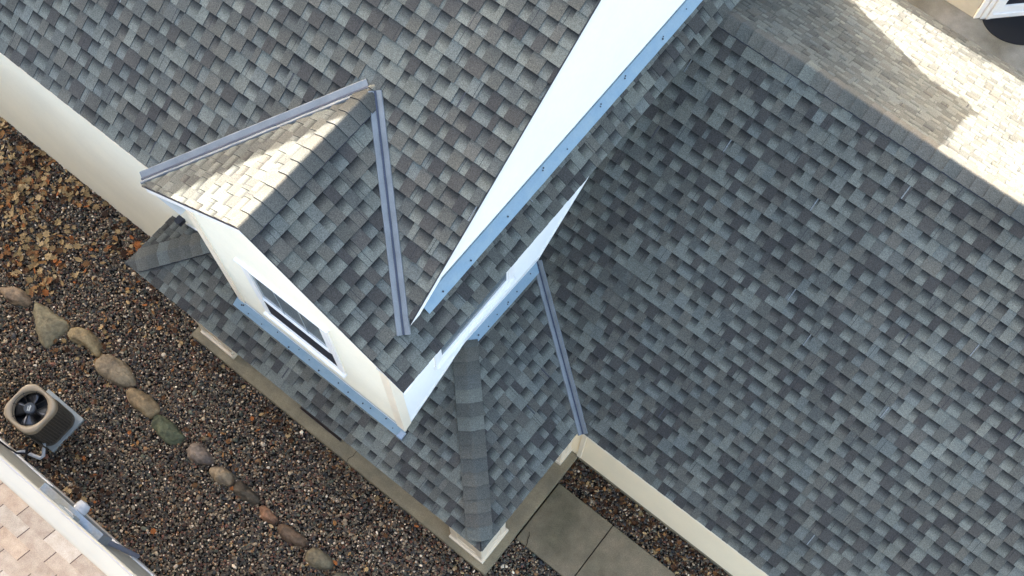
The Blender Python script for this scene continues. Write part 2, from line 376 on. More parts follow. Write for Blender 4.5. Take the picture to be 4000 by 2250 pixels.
# low wing
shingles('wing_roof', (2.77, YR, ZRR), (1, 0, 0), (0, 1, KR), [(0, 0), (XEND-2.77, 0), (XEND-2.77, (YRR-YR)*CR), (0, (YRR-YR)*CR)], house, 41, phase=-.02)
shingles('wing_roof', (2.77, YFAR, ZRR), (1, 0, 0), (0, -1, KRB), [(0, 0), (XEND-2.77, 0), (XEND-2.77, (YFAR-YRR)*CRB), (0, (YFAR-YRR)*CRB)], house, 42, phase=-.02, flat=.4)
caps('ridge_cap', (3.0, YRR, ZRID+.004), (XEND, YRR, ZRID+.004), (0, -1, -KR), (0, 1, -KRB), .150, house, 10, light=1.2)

# valleys: two wings lying on the two slopes and a raised rib
def valley(p0, p1, n1, n2, wl, wr):
    p0, p1 = Vector(p0), Vector(p1); h = (p1-p0).normalized(); d = []
    for n in (n1, n2):
        n = Vector(n).normalized(); c = n.cross(h).normalized()
        if c.z < 0: c = -c
        d.append((c, n))
    mb = MB(); N = 24
    up = (d[0][1]+d[1][1]).normalized(); side = h.cross(up).normalized()
    if side.dot(d[1][0]) < 0: side = -side
    prof = [d[0][0]*wl+d[0][1]*.024, d[0][0]*wl*.93+d[0][1]*.028, d[0][0]*.022+d[0][1]*.027, -side*.007+up*.042, side*.007+up*.042, d[1][0]*.022+d[1][1]*.027, d[1][0]*wr*.93+d[1][1]*.028, d[1][0]*wr+d[1][1]*.024]
    for i in range(N):
        a, b = p0.lerp(p1, i/N), p0.lerp(p1, (i+1)/N)
        wob = [Vector((0, 0, math.sin(i*1.7+k_*2.1)*.0012)) for k_ in range(8)]; wob2 = [Vector((0, 0, math.sin((i+1)*1.7+k_*2.1)*.0012)) for k_ in range(8)]
        for j, (q, r) in enumerate(zip(prof, prof[1:])): mb.face([a+q+wob[j], a+r+wob[j+1], b+r+wob2[j+1], b+q+wob2[j]], mi=1 if j in (3, 4) else 0)
    for (q, nn) in ((prof[0], d[0][1]), (prof[-1], d[1][1])): mb.face([p0+q, p1+q, p1+q-nn*.02, p0+q-nn*.02])
    return mb.build('valley_flashing', [M['valley'], M['valley_dark']], house)
zq = ZR-KG*(XRA-XR); yq = YA+(zq-ZA)/KA
nA, nGR, nGL = (0, -KA, 1), (KG, 0, 1), (-KG, 0, 1)
dv = Vector((XR, YV, ZR))
v0 = Vector((XRA-.03, YA+(ZR-KG*(XRA-.03-XR)-ZA)/KA, ZR-KG*(XRA-.03-XR)))
valley(v0-(dv-v0)*.02, v0.lerp(dv, .985), nGR, nA, .072, .072)
zl0 = ZA+.0; xl0 = XL+(zl0-ZG)/KG
v1 = Vector((xl0, YA, zl0)); valley(v1-(dv-v1)*.07, v1.lerp(dv, .985), nGL, nA, .060, .085)
rP = 1.402
yv_ = lambda x: (ZP+KPX*(XP-x)+TP*YP-ZRR+KR*YR)/(KR+TP)
va = Vector((XW+.005, yv_(XW+.005), PRZ(XW+.005, yv_(XW+.005)))); vb = Vector((XP, yv_(XP), PRZ(XP, yv_(XP))))
valley(vb+(vb-va)*.035, va, nP, (0, -KR, 1), .068, .068)

# walls
def wall(name, O, e, convs, out, zoff=0, lap=.085, m='siding'):
    mb = MB()
    for c in convs: siding(mb, O, e, c, lap, out=out, zoff=zoff)
    return mb.build(name, M[m], house, merge=False)
roofz = lambda x: ZR-KG*abs(x-XR)-.03
wall('wall', (0, YAW, 0), (1, 0, 0), [[(XWEST, 0), (-.72, 0), (-.72, 5.34), (XWEST, 5.34)], [(-.72, 2.62), (XLW, 2.62), (XLW, 5.34), (-.72, 5.34)]], (0, -1, 0))
gw = wall('gable_wall', (0, 0, 0), (1, 0, 0), [[(XLW, 2.70), (XW, 2.70), (XW, roofz(XW)), (XR, roofz(XR)), (XLW, roofz(XLW))]], (0, -1, 0))
wall('wall', (XLW, 0, 0), (0, 1, 0), [[(0, 2.70), (YAW, 2.70), (YAW, 5.4), (0, 5.4)]], (-1, 0, 0))
yb = 2*YRG-YA-.28
wall('wall', (XW, 0, 0), (0, 1, 0), [[(0, 2.45), (yb, 2.45), (yb, 5.60), (0, 5.60)]], (1, 0, 0), m='siding_bright_lit')
wall('wall', (XA, 0, 0), (0, 1, 0), [[(YAW, 5.40), (yb, 5.40), (YRG, ZRG-.05)], ], (1, 0, 0), lap=.085, m='siding_bright_lit')
wall('rear_wall', (0, yb, 0), (1, 0, 0), [[(XWEST, 0), (XW, 0), (XW, 5.4), (XWEST, 5.4)]], (0, 1, 0), lap=.3)
wall('wall', (0, 1.5126, 0), (1, 0, 0), [[(-.72, .10), (XEND-.3, .10), (XEND-.3, 2.36), (-.72, 2.36)]], (0, -1, 0), lap=.085, m='siding_warm_lit')
wall('wall', (-.72, 0, 0), (0, 1, 0), [[(YAW, 0), (1.5126, 0), (1.5126, 2.62), (YAW, 2.62)]], (1, 0, 0))
wall('rear_wall', (0, YFAR-.3, 0), (1, 0, 0), [[(XW, 0), (XEND-.3, 0), (XEND-.3, 2.4), (XW, 2.4)]], (0, 1, 0), lap=.3)
# gable triangle of the far end of the low wing
wall('end_wall', (XEND-.3, 0, 0), (0, 1, 0), [[(1.51, 0), (YFAR-.3, 0), (YFAR-.3, 2.55), (YRR, ZRID-.1), (1.51, 2.55)]], (1, 0, 0), lap=.3)
wall('end_wall', (XWEST+.3, 0, 0), (0, 1, 0), [[(YAW, 0), (yb, 0), (yb, 5.5), (YRG, ZRG-.1), (YAW, 5.5)]], (-1, 0, 0), lap=.3)
fd = MB(); fd.box((4.13, 1.50, -.02), (XEND-.3, 1.55, .11)); fd.build('foundation', M['concrete'], house)
# fascia, soffits, rake boards
fb = MB()
fb.box((XWEST, YA+.012, ZA-.17), (.10, YA+.030, ZA-.028))
fb.box((XPL+.02, YP+.015, ZP-.15), (XP-.02, YP+.033, ZP-.03)); fb.box((XP-.12, YP+.033, ZP-.12), (XP-.10, 1.15, ZP-.10)); fb.box((XPL+.015, YP+.033, ZP-.15), (XPL+.033, YAW, ZP-.03))
fb.box((XP-.0145, YR+.012, ZRR-.15), (XEND, YR+.030, ZRR-.028))
fb.box((XE-.13, YG+.032, ZG-.10), (XE-.11, yb+.1, ZG+.02)); fb.box((XL+.012, YG+.015, ZG-.15), (XL+.030, YAW, ZG-.03))
fb.box((2.78, YFAR-.03, ZRR-.15), (XEND, YFAR-.012, ZRR-.03))
fb.build('fascia', M['fascia'], house)
sf = MB()
sf.box((XWEST, YA+.031, ZA-.168), (XL+.2, YAW, ZA-.155)); sf.box((XW, YG+.03, ZG-.10), (XE-.131, yb, ZG-.09)); sf.box((XL+.031, YG+.03, ZG-.148), (XLW, YAW-.001, ZG-.135))
sf.box((XPL+.034, YP+.034, ZP-.148), (XP-.13, 1.5, ZP-.136)); sf.box((XP-.013, YR+.031, ZRR-.148), (XEND, 1.512, ZRR-.136))
sf.build('soffit', M['soffit'], house)
rb = MB()
for sgn in (-1, 1):
    xe_ = XE-.005 if sgn > 0 else XL+.005
    rb.prism([(xe_, YG+.012, ZG-.028), (XR, YG+.012, ZR-.030), (XR, YG+.012, ZR-.15), (xe_, YG+.012, ZG-.15)], (0, .016, 0))
    rb.prism([(xe_, YG+.03, ZG-.13), (XR, YG+.03, ZR-.132), (XR, YG+.03, ZR-.15), (xe_, YG+.03, ZG-.15)], (0, .088, 0))
rb.prism([(XRA-.006, yq-.1, zq-.03-.08), (XRA-.006, YRG, ZRG-.03), (XRA-.006, YRG, ZRG-.16), (XRA-.006, yq+.05, zq-.03-.08)], (-.016, 0, 0))
rb.prism([(XRA-.006, YRG, ZRG-.03), (XRA-.006, 2*YRG-YA, ZA-.03), (XRA-.006, 2*YRG-YA, ZA-.16), (XRA-.006, YRG, ZRG-.16)], (-.016, 0, 0))
rb.build('rake_board', M['white'], house)
# drip edge: thin dark line under the rake shingles
de = MB()
for sgn in (-1, 1):
    xe_ = XE+.004 if sgn > 0 else XL-.004
    de.prism([(xe_, YG-.004, ZG-.004), (XR, YG-.004, ZR-.004), (XR, YG-.004, ZR-.026), (xe_, YG-.004, ZG-.026)], (0, .012, 0))
de.build('drip_edge', M['deck'], house)
# corner boards
for bx_ in ([((XW-.085, -.026, 2.70), (XW+.026, -.0005, 5.26)), ((XW+.0005, -.0004, 2.72), (XW+.024, .085, 5.26))],
            [((XLW-.024, -.026, 2.70), (XLW+.07, -.0005, 5.26)), ((XLW-.022, -.0004, 2.72), (XLW-.0005, .06, 5.26))],
            [((4.105, 1.485, .16), (4.165, 1.512, 2.3))]):
    cb = MB()
    for p_, q_ in bx_: cb.box(p_, q_)
    cb.build('corner_board', M['fascia'], house, bevel=.003)
bs = MB()
zf = lambda y: ZP+KP*(y-YP)
bs.box((XLW+.07, -.020, zf(0)+.018), (XW-.086, -.0008, zf(0)+.050))
YH = YHIP; Y2 = yv_(XW)
for (ya, za, yb_, zb) in ((.086, zf(.086), YH, zf(YH)), (YH+.001, zf(YH), Y2, PRZ(XW, Y2)), (Y2+.001, PRZ(XW, Y2), 4.2, PRZ(XW, Y2)+KR*(4.2-Y2))):
    bs.prism([(XW+.0008, ya, za+.028), (XW+.0008, yb_, zb+.028), (XW+.0008, yb_, zb+.060), (XW+.0008, ya, za+.060)], (.02, 0, 0))
bs.build('wall_starter_trim', M['white'], house)

# flashings with nails
def flashing(O, e, s, length, wid, wallup, seed, nails=9, lift=.027):
    O, e, s = Vector(O), Vector(e).normalized(), Vector(s).normalized(); n = e.cross(s)
    if n.z < 0: n = -n
    mb = MB(); rnd = random.Random(seed); N = max(6, int(length/.12)); pr = None
    for i in range(N+1):
        a = O+e*(length*i/N); w = [rnd.uniform(-.0025, .0025) for _ in range(3)]
        cur = [a+n*(lift-.012)-s*(wid+.001), a+n*(lift+w[0])-s*wid, a+n*(lift+.002+w[1])-s*wid*.5, a+n*(lift+.003), a+n*(lift+.003)+Vector((0, 0, wallup))]
        if pr:
            for j in range(4): mb.face([pr[j], pr[j+1], cur[j+1], cur[j]])
        pr = cur
    o = mb.build('roof_flashing', M['blue'], house)
    for i in range(nails):
        t = (i+rnd.uniform(.2, .8))/nails*length; q = rnd.uniform(.25, .8)
        for _ in range(2 if rnd.random() < .25 else 1):
            c = O+e*(t+_*.02)-s*wid*(q-.1*_)+n*(lift+.004); r = rnd.uniform(.006, .010)
            up = [c+n*.004+e*r*math.cos(k_*math.pi/4)+s*r*math.sin(k_*math.pi/4) for k_ in range(8)]
            nm = MB(); nm.prism([p-n*.004 for p in up], n*.005); nm.build('nail', M['nail'], o)
    return o
flashing((XLW-.05, -.003, zf(0)), (1, 0, 0), (0, 1, KP), XW-XLW+.08, .105, .04, 3, 14)
flashing((XW+.003, YHIP+.015, PRZ(XW, YHIP+.015)), eP, sP, yv_(XW)-YHIP+.03, .105, .04, 4, 7)
flashing((XA+.003, .50, ZR-KG*(XA-XR)), (0, 1, 0), (-1, 0, KG), 7.2, .118, .04, 5, 16)
kt = MB(); kt.box((XW-.02, -.115, zf(-.09)-.004), (XW+.045, -.03, zf(-.03)+.030)); kt.build('kickout_flashing', M['galv'], house)
kd = MB(); kd.box((-.78, .20, zf(.2)-.1), (-.70, .292, zf(.2)-.02)); kd.build('kickout_flashing', M['nail'], house)
wf = MB(); wf.prism([(-.72, YAW-.022, ZP+KP*.27+.02), (-.0, YAW-.022, ZP+KP*.76+.13), (-.0, YAW-.022, ZP+KP*.76+.17), (-.72, YAW-.022, ZP+KP*.27+.06)], (0, .02, 0)); wf.build('wall_starter_trim', M['white'], house)

# porch piers
def pier(x0, y0, x1, y1):
    mb = MB(); z0, z1 = .15, ZP-.15
    mb.box((x0, y0, z0+.16), (x1, y1, z1))
    mb.box((x0-.035, y0-.035, z0+.004), (x1+.035, y1+.035, z0+.10)); mb.box((x0-.018, y0-.018, z0+.1005), (x1+.018, y1+.018, z0+.159))
    # framing boards leaving a sunk panel on each face
    t = .012; w = .09
    for (a, b, c, d) in ((x0-t, y0-t, x0+w, y0-.0005), (x1-w, y0-t, x1+t, y0-.0005), (x1+.0005, y0, x1+t, y0+w), (x1+.0005, y1-w, x1+t, y1)):
        mb.box((a, b, z0+.165), (c, d, z1-.002))
    mb.box((x0+w+.001, y0-t+.002, z0+.165), (x1-w-.001, y0-.0007, z0+.26)); 
    if y1-y0 > .25: mb.box((x1+.0007, y0+w+.001, z0+.165), (x1+t-.002, y1-w-.001, z0+.26))
    return mb.build('porch_pier', M['fascia'], house, bevel=.004)
pier(-.75, -.275, -.24, -.05); pier(3.52, -.295, 3.985, .16); pier(3.87, 1.285, 3.985, 1.50)

# windows
def window(parent, pos, e, out, w, h, sill, sash_split, grid, screen=True):
    """pos: lower left corner of the glazed opening; e: to the right; out: outward"""
    P0, e, out = Vector(pos), Vector(e), Vector(out); up = Vector((0, 0, 1))
    def bx(mb, a0, z0, a1, z1, d0, d1, mi=0):
        p = [P0+e*a0+up*z0+out*d0, P0+e*a1+up*z0+out*d0, P0+e*a1+up*z1+out*d0, P0+e*a0+up*z1+out*d0]
        mb.prism(p, out*(d1-d0), mi=mi)
    mb = MB(); c = .075
    bx(mb, -c, -c, -.001, h+c, .006, .032); bx(mb, w+.001, -c, w+c, h+c, .006, .032)
    bx(mb, 0, -c, w, -.001, .006, .030); bx(mb, 0, h+.001, w, h+c, .006, .030)
    bx(mb, -c-.035, h+c+.001, w+c+.035, h+c+.022, .006, .050); bx(mb, -c-.015, -c-.03, w+c+.015, -c-.001, .006, .060)
    fr = mb.build('window', M['white'], parent, bevel=.003)
    s = MB(); t = .028; m = h*sash_split
    bx(s, .001, .001, t, m, .008, .022); bx(s, w-t, .001, w-.001, m, .008, .022); bx(s, t, .001, w-t, t, .008, .022)
    bx(s, .001, m+.001, t, h-.001, .010, .034); bx(s, w-t, m+.001, w-.001, h-.001, .010, .034)
    bx(s, t, h-t, w-t, h-.001, .010, .034); bx(s, t, m-.01, w-t, m+t, .009, .036)
    s.build('sash', M['white'], fr)
    gl = MB(); bx(gl, t, m+t, w-t, h-t, .0165, .019); 
    if not screen: bx(gl, t, t, w-t, m-.01, .0165, .018)
    gl.build('pane', M['glass'], fr)
    if screen:
        sc = MB(); bx(sc, t*.3, t*.3, w-t*.3, m-.011, .017, .0235); sc.build('insect_screen', M['screen'], fr)
    mu = MB()
    for k in range(1, grid): bx(mu, w*k/grid-.0035, m+t, w*k/grid+.0035, h-t, .0195, .0225)
    mu.build('muntin', M['greybox'], fr)
    return fr
window(house, (1.025, 0, 3.50), (1, 0, 0), (0, -1, 0), .94, 1.25, 0, .385, 3)
window(house, (XW, .63, 3.80), (0, 1, 0), (1, 0, 0), 1.08, 1.08, 0, .5, 2, screen=False)

# ------------------------------------------------------------------ garden building across the patio
cot = thing('garden_building', 'cream-walled building with a slanted corner and white glazed door at the patio', 'building', (4.7, 10.5, 0))
def cwall(name, pts, z0, z1, lap=.3, m='siding'):
    mb = MB()
    for (a, b) in zip(pts, pts[1:]):
        d = Vector((b[0]-a[0], b[1]-a[1], 0)); Ln = d.length; d.normalize(); siding(mb, (a[0], a[1], 0), d, [(0, z0), (Ln, z0), (Ln, z1), (0, z1)], lap, out=(d.y, -d.x, 0))
    return mb.build(name, M[m], cot, merge=False)
cwall('wall', [(-4, 10.5), (4.70, 10.5)], .09, 4.46, m='nwall')
cwall('wall', [(4.70, 10.5), (6.1, 11.9), (6.1, 15), (-4, 15), (-4, 10.5)], .09, 4.46)
mb = MB(); mb.prism([(-4.05, 10.46, 4.461), (4.72, 10.46, 4.461), (6.15, 11.88, 4.461), (6.15, 15.1, 4.461), (-4.05, 15.1, 4.461)], (0, 0, .06), (.12, .12, .12)); mb.build('roof', M['shingle'], cot)
d = Vector((1, 1, 0)).normalized(); o_ = Vector((1, -1, 0)).normalized()
def dbox(mb, a0, a1, z0, z1, d0, d1):
    p = Vector((4.70, 10.5, 0)); q = [p+d*a0+o_*d0, p+d*a1+o_*d0, p+d*a1+o_*d1, p+d*a0+o_*d1]
    mb.prism([(v.x, v.y, z0) for v in q], (0, 0, z1-z0))
mb = MB()
dbox(mb, .0, .09, .09, 2.35, .012, .035); dbox(mb, .095, .175, .09, 2.35, .012, .055); dbox(mb, .18, .24, .09, 2.3, .012, .075)
dbox(mb, .241, 1.3, .10, .20, .012, .07); dbox(mb, .241, 1.3, 2.25, 2.35, .012, .07); dbox(mb, 1.31, 1.4, .09, 2.35, .012, .055)
dr_ = mb.build('door', M['white'], cot, bevel=.004)
mb = MB(); dbox(mb, .242, 1.30, .21, .36, .013, .045); dbox(mb, .242, .36, .361, 2.24, .013, .045); dbox(mb, 1.2, 1.3, .361, 2.24, .013, .045); mb.build('door_frame', M['white'], dr_, bevel=.004)
mb = MB(); dbox(mb, .361, 1.199, .37, 2.24, .012, .022); mb.build('pane', M['screen'], dr_)
# half-round door mat
mb = MB(); c0 = Vector((4.70, 10.5, .082))+d*.75+o_*.075; pts = [c0+d*(.62*math.cos(t))+o_*(.50*math.sin(t)) for t in [math.pi*k/36 for k in range(37)]]
mb.prism(pts, (0, 0, .014)); o = mb.build('door_mat', M['mat']); tag(o, 'black half-round mat on the patio in front of the white corner door', 'door mat')

# ------------------------------------------------------------------ neighbouring house
nb = thing('neighbouring_house', 'house with pinkish three-tab shingle roof and white gutter beside the gravel strip', 'house', (0, -4, 0))
NK = .5; NC = math.hypot(1, NK); rnd = random.Random(77); mb = MB()
O = Vector((-9, -2.755, 5.21)); e = Vector((1, 0, 0)); s = Vector((0, -1, NK)).normalized(); n = Vector((0, NK, 1)).normalized()
ex = .127; tabw = .31
PINK = [L(214, 186, 168), L(208, 184, 170), L(222, 200, 182), L(202, 178, 164), L(216, 196, 184)]
for i in range(18):
    b0, b1 = i*ex, (i+1)*ex; off = (i % 2)*tabw/2+rnd.uniform(-.01, .01); a = -off+.06
    while a < 17:
        c = scl(jit(rnd.choice(PINK), .05, rnd), .34); c = (c[0]*.90, c[1], c[2]*.97)
        P_ = lambda q, b, h: O+e*q+s*b+n*h
        mb.face([P_(a+.004, b0, .008), P_(a+tabw-.004, b0, .008), P_(a+tabw-.004, b1, .003), P_(a+.004, b1, .003)], c)
        mb.face([P_(a+.004, b0, -.0), P_(a+tabw-.004, b0, -.0), P_(a+tabw-.004, b0, .008), P_(a+.004, b0, .008)], scl(c, .5))
        mb.face([P_(a-.004, b0, .001), P_(a+.004, b0, .001), P_(a+.004, b1, .0005), P_(a-.004, b1, .0005)], (.05, .03, .025))
        a += tabw
rf = mb.build('roof', M['pinkshingle'], nb, merge=False)
mb = MB(); mb.prism([O-n*.03, O+e*17-n*.03, O+e*17+s*6-n*.03, O+s*6-n*.03], n*.028)
mb.build('roof_deck', M['deck'], rf)
mb = MB()
# covered K-style gutter: profile in (y, z), extruded along x
prof = [(-2.765, 5.205), (-2.70, 5.198), (-2.64, 5.188), (-2.622, 5.176), (-2.610, 5.150), (-2.612, 5.12), (-2.635, 5.09), (-2.66, 5.05), (-2.755, 5.05)]
mb.prism([(-9, y, z) for y, z in prof], (17, 0, 0)); gt = mb.build('gutter', M['gutter'], nb)
mb = MB(); mb.box((-9, -2.6305, 5.1835), (8, -2.6255, 5.1865)); mb.build('gutter_seam', M['pvc'], gt)
mb = MB(); mb.box((-9, -2.98, 5.03), (8, -2.757, 5.05)); mb.build('soffit', M['soffit'], nb)
mb = MB(); siding(mb, (0, -2.98, 0), (1, 0, 0), [(-9, .22), (8, .22), (8, 5.04), (-9, 5.04)], .11, out=(0, 1, 0)); 
mb.build('wall', M['nwall'], nb, merge=False)
mb = MB(); mb.box((-9, -3.02, -.02), (8, -2.945, .20)); mb.build('foundation', M['white'], nb)
mb = MB(); mb.box((-9, -11, 0), (8, -2.99, 5.03)); mb.build('inner_wall', M['nwall'], nb)

# meter cabinet on the neighbour's wall
mt = thing('electric_meter', 'galvanised electric meter cabinet with round glass meter on the neighbouring wall', 'electric meter', (.3, -2.97, 1.2))
mb = MB(); mb.box((-.35, -2.968, 1.22), (.60, -2.86, 1.545)); cbx = mb.build('cabinet', M['galv'], mt, bevel=.006)
mb = MB(); mb.box((-.05, -2.968, .96), (.56, -2.90, 1.215)); mb.build('lower_cabinet', M['greybox'], mt, bevel=.006)
mb = MB()
for k in range(20):
    a0, a1 = 2*math.pi*k/20, 2*math.pi*(k+1)/20
    f = lambda t, y, r: Vector((.12+r*math.cos(t), y, 1.36+r*math.sin(t)))
    for (ya, ra, yb_, rb_) in ((-2.862, .085, -2.80, .085), (-2.80, .085, -2.755, .07), (-2.755, .07, -2.745, .0)):
        mb.face([f(a0, ya, ra), f(a1, ya, ra), f(a1, yb_, rb_), f(a0, yb_, rb_)])
mb.build('meter_dial', M['insul'], mt, smooth=False)
mb = MB(); mb.tube([(.565, -2.925, 1.21), (.565, -2.925, .5), (.568, -2.925, .0)], .032, 12); mb.build('conduit', M['pvc'], mt)
bxo = thing('utility_box', 'small pale grey utility box beside the meter cabinet, under the neighbouring gutter', 'utility box', (.2, -2.97, 1.65))
mb = MB(); mb.box((.08, -2.968, 1.64), (.31, -2.90, 1.835)); mb.build('box', M['greybox'], bxo, bevel=.005)
mb = MB(); mb.box((.13, -2.899, 1.70), (.26, -2.894, 1.80)); mb.build('cover', M['white'], bxo)

# ------------------------------------------------------------------ air conditioner on its pad
mb = MB(); mb.box((-1.86, -2.66, -.02), (-1.205, -2.105, .065)); pad = mb.build('equipment_pad', M['greybox'], bevel=.01)
tag(pad, 'light grey square pad on the gravel under the air conditioner', 'pad')
ac = thing('air_conditioner', 'beige air conditioner unit with round fan grille, louvred brown sides, on gravel', 'air conditioner', (-1.5, -2.405, .065))
AX, AY, AZ = -1.508, -2.405, .79
def rsq(h, r, z, n=8):
    pts = []
    for (sx, sy, a0) in ((1, 1, 0), (-1, 1, 90), (-1, -1, 180), (1, -1, 270)):
        for k in range(n+1):
            a = R_(a0+90*k/n); pts.append(Vector((AX+sx*(h-r)+r*math.cos(a), AY+sy*(h-r)+r*math.sin(a), z)))
    out = []
    for i in range(len(pts)):
        p, q = pts[i], pts[(i+1) % len(pts)]; out.append(p)
        if i % (n+1) == n:
            for j in range(1, 6): out.append(p.lerp(q, j/6))
    return out
def loft(mb, rings, close=False):
    for A_, B_ in zip(rings, rings[1:]):
        for i in range(len(A_)):
            j = (i+1) % len(A_); mb.face([A_[i], A_[j], B_[j], B_[i]])
nn = 36
def circ(r, z): return [Vector((AX+r*math.cos(2*math.pi*k/nn+R_(2.5)), AY+r*math.sin(2*math.pi*k/nn+R_(2.5)), z)) for k in range(nn)]
def polar_match(ring):   # circle points facing the ring points
    return ring
rs_ = rsq(.268, .155, AZ, 8)
def circ_m(r, z): 
    out = []
    for p in rs_:
        a = math.atan2(p.y-AY, p.x-AX); out.append(Vector((AX+r*math.cos(a), AY+r*math.sin(a), z)))
    return out
mb = MB(); loft(mb, [rsq(.266, .155, AZ-.10), rsq(.272, .155, AZ-.095), rsq(.272, .155, AZ-.02), rsq(.265, .152, AZ-.006), rsq(.259, .15, AZ), circ_m(.238, AZ-.001), circ_m(.233, AZ-.008), circ_m(.222, AZ-.014), circ_m(.220, AZ-.10)])
mb.build('top_cover', M['acbeige'], ac, smooth=True)
mb = MB(); loft(mb, [rsq(.245, .13, .10), rsq(.245, .13, AZ-.105)]); mb.face(rsq(.2449, .13, AZ-.2)); mb.build('coil', M['black'], ac)
mb = MB()
for k in range(16):
    z = .13+k*.036
    loft(mb, [rsq(.250, .135, z), rsq(.2565, .138, z), rsq(.2565, .138, z+.012), rsq(.250, .135, z+.012)])
ring = rsq(.2535, .137, 0, 6); per = []
for i in range(len(ring)):
    a, b = ring[i], ring[(i+1) % len(ring)]; kk = max(1, int((b-a).length/.03))
    for j in range(kk): per.append(a.lerp(b, j/kk))
for p in per:
    mb.box((p.x-.005, p.y-.005, .10), (p.x+.005, p.y+.005, AZ-.10))
mb.build('side_grille', M['acgrille'], ac)
mb = MB(); loft(mb, [rsq(.262, .142, .066), rsq(.262, .142, .125)]); loft(mb, [rsq(.262, .142, .1251), rsq(.245, .09, .126)])
mb.box((AX-.10, AY-.272, .10), (AX+.24, AY-.255, AZ-.14)); mb.build('base_pan', M['acgrille'], ac)
mb = MB(); mb.box((AX-.03, AY-.2765, AZ-.24), (AX+.14, AY-.2725, AZ-.12)); mb.build('rating_plate', M['acbeige'], ac)
# fan
for k in range(4):
    mb = MB(); a0 = R_(33+90*k+(12 if k == 1 else 0)); N = 7; rows = []
    for i in range(N):
        r = .05+i/(N-1)*.160; half = R_(17+13*math.sin(math.pi*min(1, (i+1)/N*.8)))
        rows.append([Vector((AX+r*math.cos(a0+t*half), AY+r*math.sin(a0+t*half), AZ-.105-.03*t+.01*(1-t*t))) for t in (-1, -.5, 0, .5, 1)])
    for A_, B_ in zip(rows, rows[1:]):
        for j in range(4): mb.face([A_[j], A_[j+1], B_[j+1], B_[j]])
    o = mb.build('fan_blade', M['fan'], ac, smooth=True); md = o.modifiers.new('t', 'SOLIDIFY'); md.thickness = .003
mb = MB(); loft(mb, [circ(.001, AZ+.004), circ(.062, AZ+.004), circ(.074, AZ-.006), circ(.074, AZ-.035), circ(.05, AZ-.11)]); mb.build('fan_hub', M['hub'], ac, smooth=False)
mb = MB()
for (pts) in ([(-.020, .036), (.006, .034), (.022, -.004), (.034, -.028), (.020, -.036), (.004, -.012)], [(-.034, .012), (-.018, .014), (-.004, -.014), (-.014, -.022)], [(-.012, -.020), (.006, -.020), (.012, -.042), (.002, -.044)]):
    mb.prism([(AX+x, AY+y, AZ+.0045) for x, y in pts], (0, 0, .002))
mb.build('emblem', M['emblem'], ac)
mb = MB()
for k in range(8):
    a = R_(22+45*k); mb.tube([(AX+.07*math.cos(a), AY+.07*math.sin(a), AZ-.004), (AX+.226*math.cos(a), AY+.226*math.sin(a), AZ-.004)], .0032, 6)
for r in (.21, ):
    c = circ(r, AZ-.006); mb.tube(c+[c[0]], .003, 5)
a = R_(-57); mb.tube([(AX+.07*math.cos(a), AY+.07*math.sin(a), AZ), (AX+.226*math.cos(a), AY+.226*math.sin(a), AZ)], .008, 6)
mb.build('fan_guard', M['cable'], ac)
mb = MB(); mb.tube([(-1.33, -2.63, .17), (-1.28, -2.71, .13), (-1.242, -2.76, .10), (-1.262, -2.812, .085), (-1.345, -2.838, .08), (-1.41, -2.856, .08), (-1.47, -2.872, .11), (-1.50, -2.93, .16), (-1.50, -2.975, .2)], .024, 10)
o = mb.build('refrigerant_line', M['insul'], smooth=True); tag(o, 'white insulated pipe bent on the gravel below the beige air conditioner', 'pipe')
mb = MB(); mb.tube([(-1.9, -2.955, .62), (-1.7, -2.95, .56), (-1.52, -2.945, .40), (-1.42, -2.93, .34), (-1.36, -2.86, .24), (-1.37, -2.80, .20)], .012, 7)
mb.tube([(-1.40, -2.80, .30), (-1.385, -2.86, .22), (-1.36, -2.93, .16), (-1.33, -2.95, .10)], .018, 7); mb.tube([(-1.33, -2.95, .10), (-1.25, -2.93, .05), (-1.20, -2.88, .03)], .008, 6)
mb.tube([(-1.45, -2.68, .16), (-1.46, -2.76, .12), (-1.48, -2.85, .14)], .014, 7)
o = mb.build('power_cable', M['cable'], smooth=True); tag(o, 'black cables running from the air conditioner up the neighbouring wall', 'cable')

# brown metal channel on the slab edge
mb = MB(); y0 = -.262; x0, x1, z = .915, 1.62, .152
mb.box((x0, y0, z), (x1, y0+.045, z+.004)); mb.box((x0, y0, z+.0045), (x1, y0+.006, z+.03)); mb.box((x0, y0+.039, z+.0045), (x1, y0+.045, z+.03)); mb.box((x1-.006, y0+.0065, z+.0045), (x1, y0+.0385, z+.03))
o = mb.build('metal_channel', M['bronze']); tag(o, 'long thin dark brown metal channel lying on the porch slab edge', 'metal channel')

